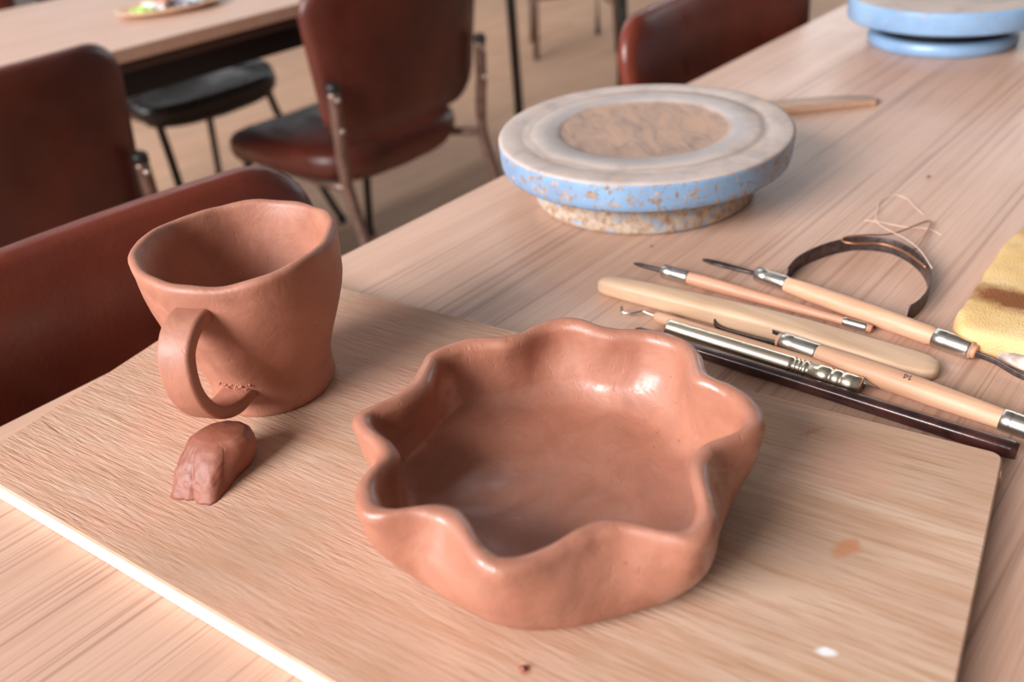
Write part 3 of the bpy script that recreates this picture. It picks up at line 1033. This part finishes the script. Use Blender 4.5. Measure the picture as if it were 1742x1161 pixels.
# ribbon tool with the printed number
a, b = mm((-166, 388.3), .0066), mm((-33, 383.6), .0066)
d = (b - a).normalized()
lp = smooth_path([(-.1640, .3915, ZT + .0080), (-.172, .3922, ZT + .0082), (-.183, .3932, ZT + .0088), (-.198, .3940, ZT + .0085), (-.2075, .3912, ZT + .0065), (-.2085, .3868, ZT + .0048), (-.203, .3838, ZT + .0040), (-.190, .3840, ZT + .0040), (-.176, .3852, ZT + .0046), (-.1640, .3860, ZT + .0052)], 5)
ex = [('wire_loop', flat_bar(lp, [.0010] * len(lp), [.0030] * len(lp)), M_IRON),
      ('wood_stub', axis_turned(a, b, [(-.0022, .0030), (-.0018, .0040), (.002, .0042)]), M_PINKW)]
tl14 = ribbon_tool('ribbon_tool', 'wooden ribbon tool printed with the number 14, thin dark loop at one end', a, b, (0, .0225, .0054, .0054),
                   [(.020, .0049), (.0225, .0052), (.04, .0060), (.065, .0065), (.085, .0064), (.105, .0058), (.118, .0053), (.120, .0048)], (.118, .1335, .0057, .0055), M_BEECH, ex)
# digits 1 and 4 printed on the handle, read from the far side of the table
def digits():
    V, F = [], []
    def quadp(pts):
        n0 = len(V)
        for (u, w) in pts:
            ang = R(62) - w / .0066
            cpt = a + d * u
            sdir = Vector((-d.y, d.x, 0))
            V.append(cpt + (sdir * math.cos(ang) * -1 + Vector((0, 0, 1)) * math.sin(ang)) * .00668)
        F.append(tuple(range(n0, n0 + len(pts))))
    u0 = .0695
    h, st = .0036, .0005
    def stroke(p, q, wd=st):
        P, Q = Vector(p), Vector(q)
        nn = (Q - P).normalized()
        nn = Vector((-nn.y, nn.x)) * wd / 2
        quadp([tuple(P + nn), tuple(P - nn), tuple(Q - nn), tuple(Q + nn)])
    # upside down: baseline at +w, the 1 to the right of the 4
    x1 = u0 + .0036
    stroke((x1, 0), (x1, -h)); stroke((x1, 0), (x1 + .0009, -.0009))
    x4 = u0 + .0016
    stroke((x4 - .0006, 0), (x4 - .0006, -h)); stroke((x4 - .0006, 0), (x4 + .0012, -.0024)); stroke((x4 + .0013, -.0025), (x4 - .0013, -.0025))
    return V, F
part('printed_number', digits(), M_INK, tl14, tl14.location, False)

# slim hook tool
a, b = mm((-243.5, 373.6), .0042), mm((-124, 379.3), .0050)
tip = mm((-106.5, 377.8), .0045)
hk = smooth_path([mm((-264.5, 368.5), .0065), mm((-261.5, 365.8), .0045), mm((-256.5, 368.0), .0045), mm((-252, 373), .005), mm((-247.5, 373.6), .0045), mm((-240, 373.7), .0043)], 5)
tt = thing('hook_tool', 'thin wooden-handled tool with a bent steel hook next to the shiny metal tube', 'clay tool', (a.x, a.y, ZT))
part('handle', axis_turned(a, b, [(0, .0012), (.002, .0030), (.006, .0036), (.03, .0036), (.07, .0038), (.098, .0039), (.106, .0034), (.1196, .0020)]), M_BEECH, tt, tt.location)
part('hook', tube(hk, .0009, 10), M_STEEL, tt, tt.location)
part('needle_point', axis_turned(b, tip, [(-.002, .0024), (.006, .0024), (.010, .0018), (.0176, .0003)]), M_STEEL, tt, tt.location)

# shiny metal tube
a, b = mm((-229, 366.0), .0056), mm((-112.8, 372.2), .0056)
LT = (a.x, a.y, ZT)
tt = thing('metal_tube', 'shiny gold-toned metal tube with ring grooves beside the dark stick', 'tube', LT)
ln = (b - a).length
pf_ = [(0, .0035), (.0004, .0047), (.002, .0050), (ln * .66, .0051)]
for g in (.69, .71, .73, .76):
    pf_ += [(ln * g - .0012, .0051), (ln * g - .0008, .0044), (ln * g + .0002, .0044), (ln * g + .0006, .0051)]
pf_ += [(ln * .80, .0051), (ln * .805, .0055), (ln * .855, .0055), (ln * .86, .0050), (ln * .868, .0050), (ln * .873, .0055), (ln * .905, .0055), (ln * .91, .0051), (ln * .918, .0051), (ln * .923, .0055), (ln, .0054), (ln, .0046), (ln - .006, .0044), (ln - .0061, .0005)]
part('shaft', axis_turned(a, b, pf_, 24), M_CHROME, tt, LT)

# dark lacquered stick
a, b = mm((-243, 352.3), .0042), mm((-35.6, 366.8), .0042)
pts = [a.lerp(b, t) for t in (0, .01, .3, .6, .85, .985, 1)]
o = mesh_obj('lacquered_stick', *shift(sweep(pts, [rrect(w, w * .96, w * .24, 3) for w in (.004, .006, .0068, .0072, .0076, .0078, .0070)]), (a.x, a.y, ZT)), M_PLUM)
o.location = (a.x, a.y, ZT)
tag(o, 'long dark plum-brown lacquered stick lying along the board edge', 'stick')

# bent metal strip standing on edge
arc = smooth_path([mm(p, .0056) for p in ((-199, 463.5), (-200.5, 480), (-197, 498), (-189, 517), (-177, 531), (-158, 536), (-139, 526), (-125, 508), (-118.5, 487), (-117.5, 469), (-119.5, 458.5))], 6)
o = mesh_obj('bent_metal_strip', *shift(sweep(arc, [rrect(.0010, .0106, .0003, 3)] * len(arc)), (arc[0].x, arc[0].y, ZT)), M_IRON)
o.location = (arc[0].x, arc[0].y, ZT)
tag(o, 'dark metal strip bent into a D-shaped arch standing on edge', 'metal strip')

def strand(name, label, pts, r, m_, cat):
    p = smooth_path(pts, 6)
    o = mesh_obj(name, *shift(tube(p, r, 8), (p[0].x, p[0].y, ZT)), m_)
    o.location = (p[0].x, p[0].y, ZT)
    return tag(o, label, cat)
strand('copper_wire', 'thin copper wire bent to a sharp point over the metal strip',
       [mm((-128, 508), .0116), mm((-146, 521), .0118), mm((-163, 524.5), .0118), mm((-178, 515.5), .0118), mm((-186, 516), .0116), mm((-185, 524), .0116), mm((-174, 533.5), .0118), mm((-169.5, 543), .009), mm((-163.5, 559), .006), mm((-156.5, 590), .003), mm((-153.5, 594.5), .0025), mm((-151.5, 589), .0025), mm((-147.5, 564), .0035), mm((-145, 544), .005), mm((-147, 539), .006)], .00065, M_COPPER, 'wire')
strand('pale_thread', 'pale hair-thin thread looping down across the metal strip',
       [mm((-162, 607), .0008), mm((-171.7, 616.7), .0008), mm((-181.6, 628), .0008), mm((-191, 630), .001), mm((-197, 615), .0015), mm((-192, 595), .002), mm((-184, 573), .004), mm((-171.4, 557), .0075), mm((-153, 542.5), .0105), mm((-138, 527), .0122), mm((-124, 507), .0125)], .00028, M_THREAD, 'thread')
strand('pale_thread', 'short pale thread lying nearly straight beyond the metal strip',
       [mm((-193.5, 576.7), .0006), mm((-182.6, 579.5), .0006), mm((-166, 580.5), .0006), mm((-152, 586), .0006), mm((-141, 581), .0006)], .00028, M_THREAD, 'thread')

# sponge
so = [(-93.4, 590), (-96.5, 568), (-97.0, 544.3), (-96.2, 515), (-94.4, 491.7), (-93.8, 470), (-93.4, 456), (-90.5, 447), (-85.5, 442.5), (-78, 440.2), (-70, 440.3), (-55.6, 443.1), (-35, 446), (-16, 452), (-8, 470), (-6, 510), (-8, 560), (-14, 600), (-30, 622), (-55, 628), (-78, 618), (-89, 603)]
op = smooth_path([(x / 1000, y / 1000, 0) for x, y in so + so[:1]], 4)[:-1]
outl = [(p.x, p.y) for p in op]
v, f = slab(outl, [(.05, .0002), (.6, .0002), (.93, .0002), (.975, .0015), (.992, .006), (1.0, .011), (.993, .0145), (.97, .0163), (.92, .0172), (.8, .0175), (.6, .018), (.4, .018), (.2, .018), (.05, .018)])
LS = Vector((-.0600, .530, ZT))
v = [Vector((x, y, ZT + z)) for x, y, z in v]
v = [p + Vector((1, .6, .0)) * mnoise.noise(p * 90) * .0016 + Vector((0, 0, 1)) * (mnoise.noise(p * 45) * .0016 if p.z > ZT + .01 else 0) for p in v]
o = mesh_obj('sponge', [p - LS for p in v], f, M_SPONGE)
o.location = LS
tag(o, 'yellow sponge block with a dark brown clay stain', 'sponge')

# clay-crusted end of another tool
a, b = mm((-73.5, 450.5), .0050), mm((-10, 436), .0052)
pts = [a.lerp(b, t) for t in (0, .03, .15, .4, .7, 1)]
v, f = sweep(pts, [rrect(w, h, h * .35, 4) for w, h in ((.005, .004), (.0105, .0070), (.0120, .0082), (.0115, .0084), (.0105, .008), (.0095, .0078))])
v = [p + Vector((0, .6, 1)) * mnoise.noise(p * 240) * .0008 for p in v]
# lies just clear of the sponge
o = mesh_obj('crusted_tool', *shift((v, f), (a.x, a.y - .012, ZT)), M_CRUST)
o.location = (a.x + .002, a.y - .0135, ZT)
tag(o, 'pale clay-crusted stick end lying against the sponge', 'clay tool')

# thin flat wooden scraper behind the rusty turntable
sp = [(-400, 715), (-345, 767), (-292, 824), (-286.5, 830), (-287, 838), (-294, 843), (-318, 836), (-360, 800), (-415, 745)]
op = smooth_path([(x / 1000, y / 1000, 0) for x, y in sp + sp[:1]], 4)[:-1]
LF = Vector((-.345, .785, ZT))
v, f = slab([(p.x, p.y) for p in op], [(.05, .0002), (.97, .0002), (1, .001), (1, .004), (.97, .0048), (.05, .0052)])
o = mesh_obj('wooden_scraper', [Vector((x, y, ZT + z)) - LF for x, y, z in v], f, tool_wood('scraper_wood', (.46, .27, .175)))
o.location = LF
tag(o, 'thin flat wooden scraper poking out from behind the rusty turntable', 'scraper')

# dry clay crumbs on the table and board
k = 0
for (x, y, z, r, lb) in ((-183.6, 678.6, ZT, .0016, 'lone reddish clay crumb on the table beyond the copper wire'), (-302, 458.4, ZT, .0011, 'tiny clay crumb on the table between rusty turntable and wooden tools'),
                   (-137.5, 127.8, BT, .0016, 'dark clay crumb on the board in front of the scalloped bowl')):
    v, f = lathe([(r * .5, 0), (r, r * .4), (r * .8, r * .9), (r * .2, r * 1.2)], 9)
    v = [(a_ * (1 + .3 * mnoise.noise(Vector((a_, b_, c_)) * 900)), b_ * .7, c_) for a_, b_, c_ in v]
    o = mesh_obj('clay_crumb', v, f, M_CLAYDARK)
    o.location = (x / 1000, y / 1000, z)
    tag(o, lb, 'crumb')
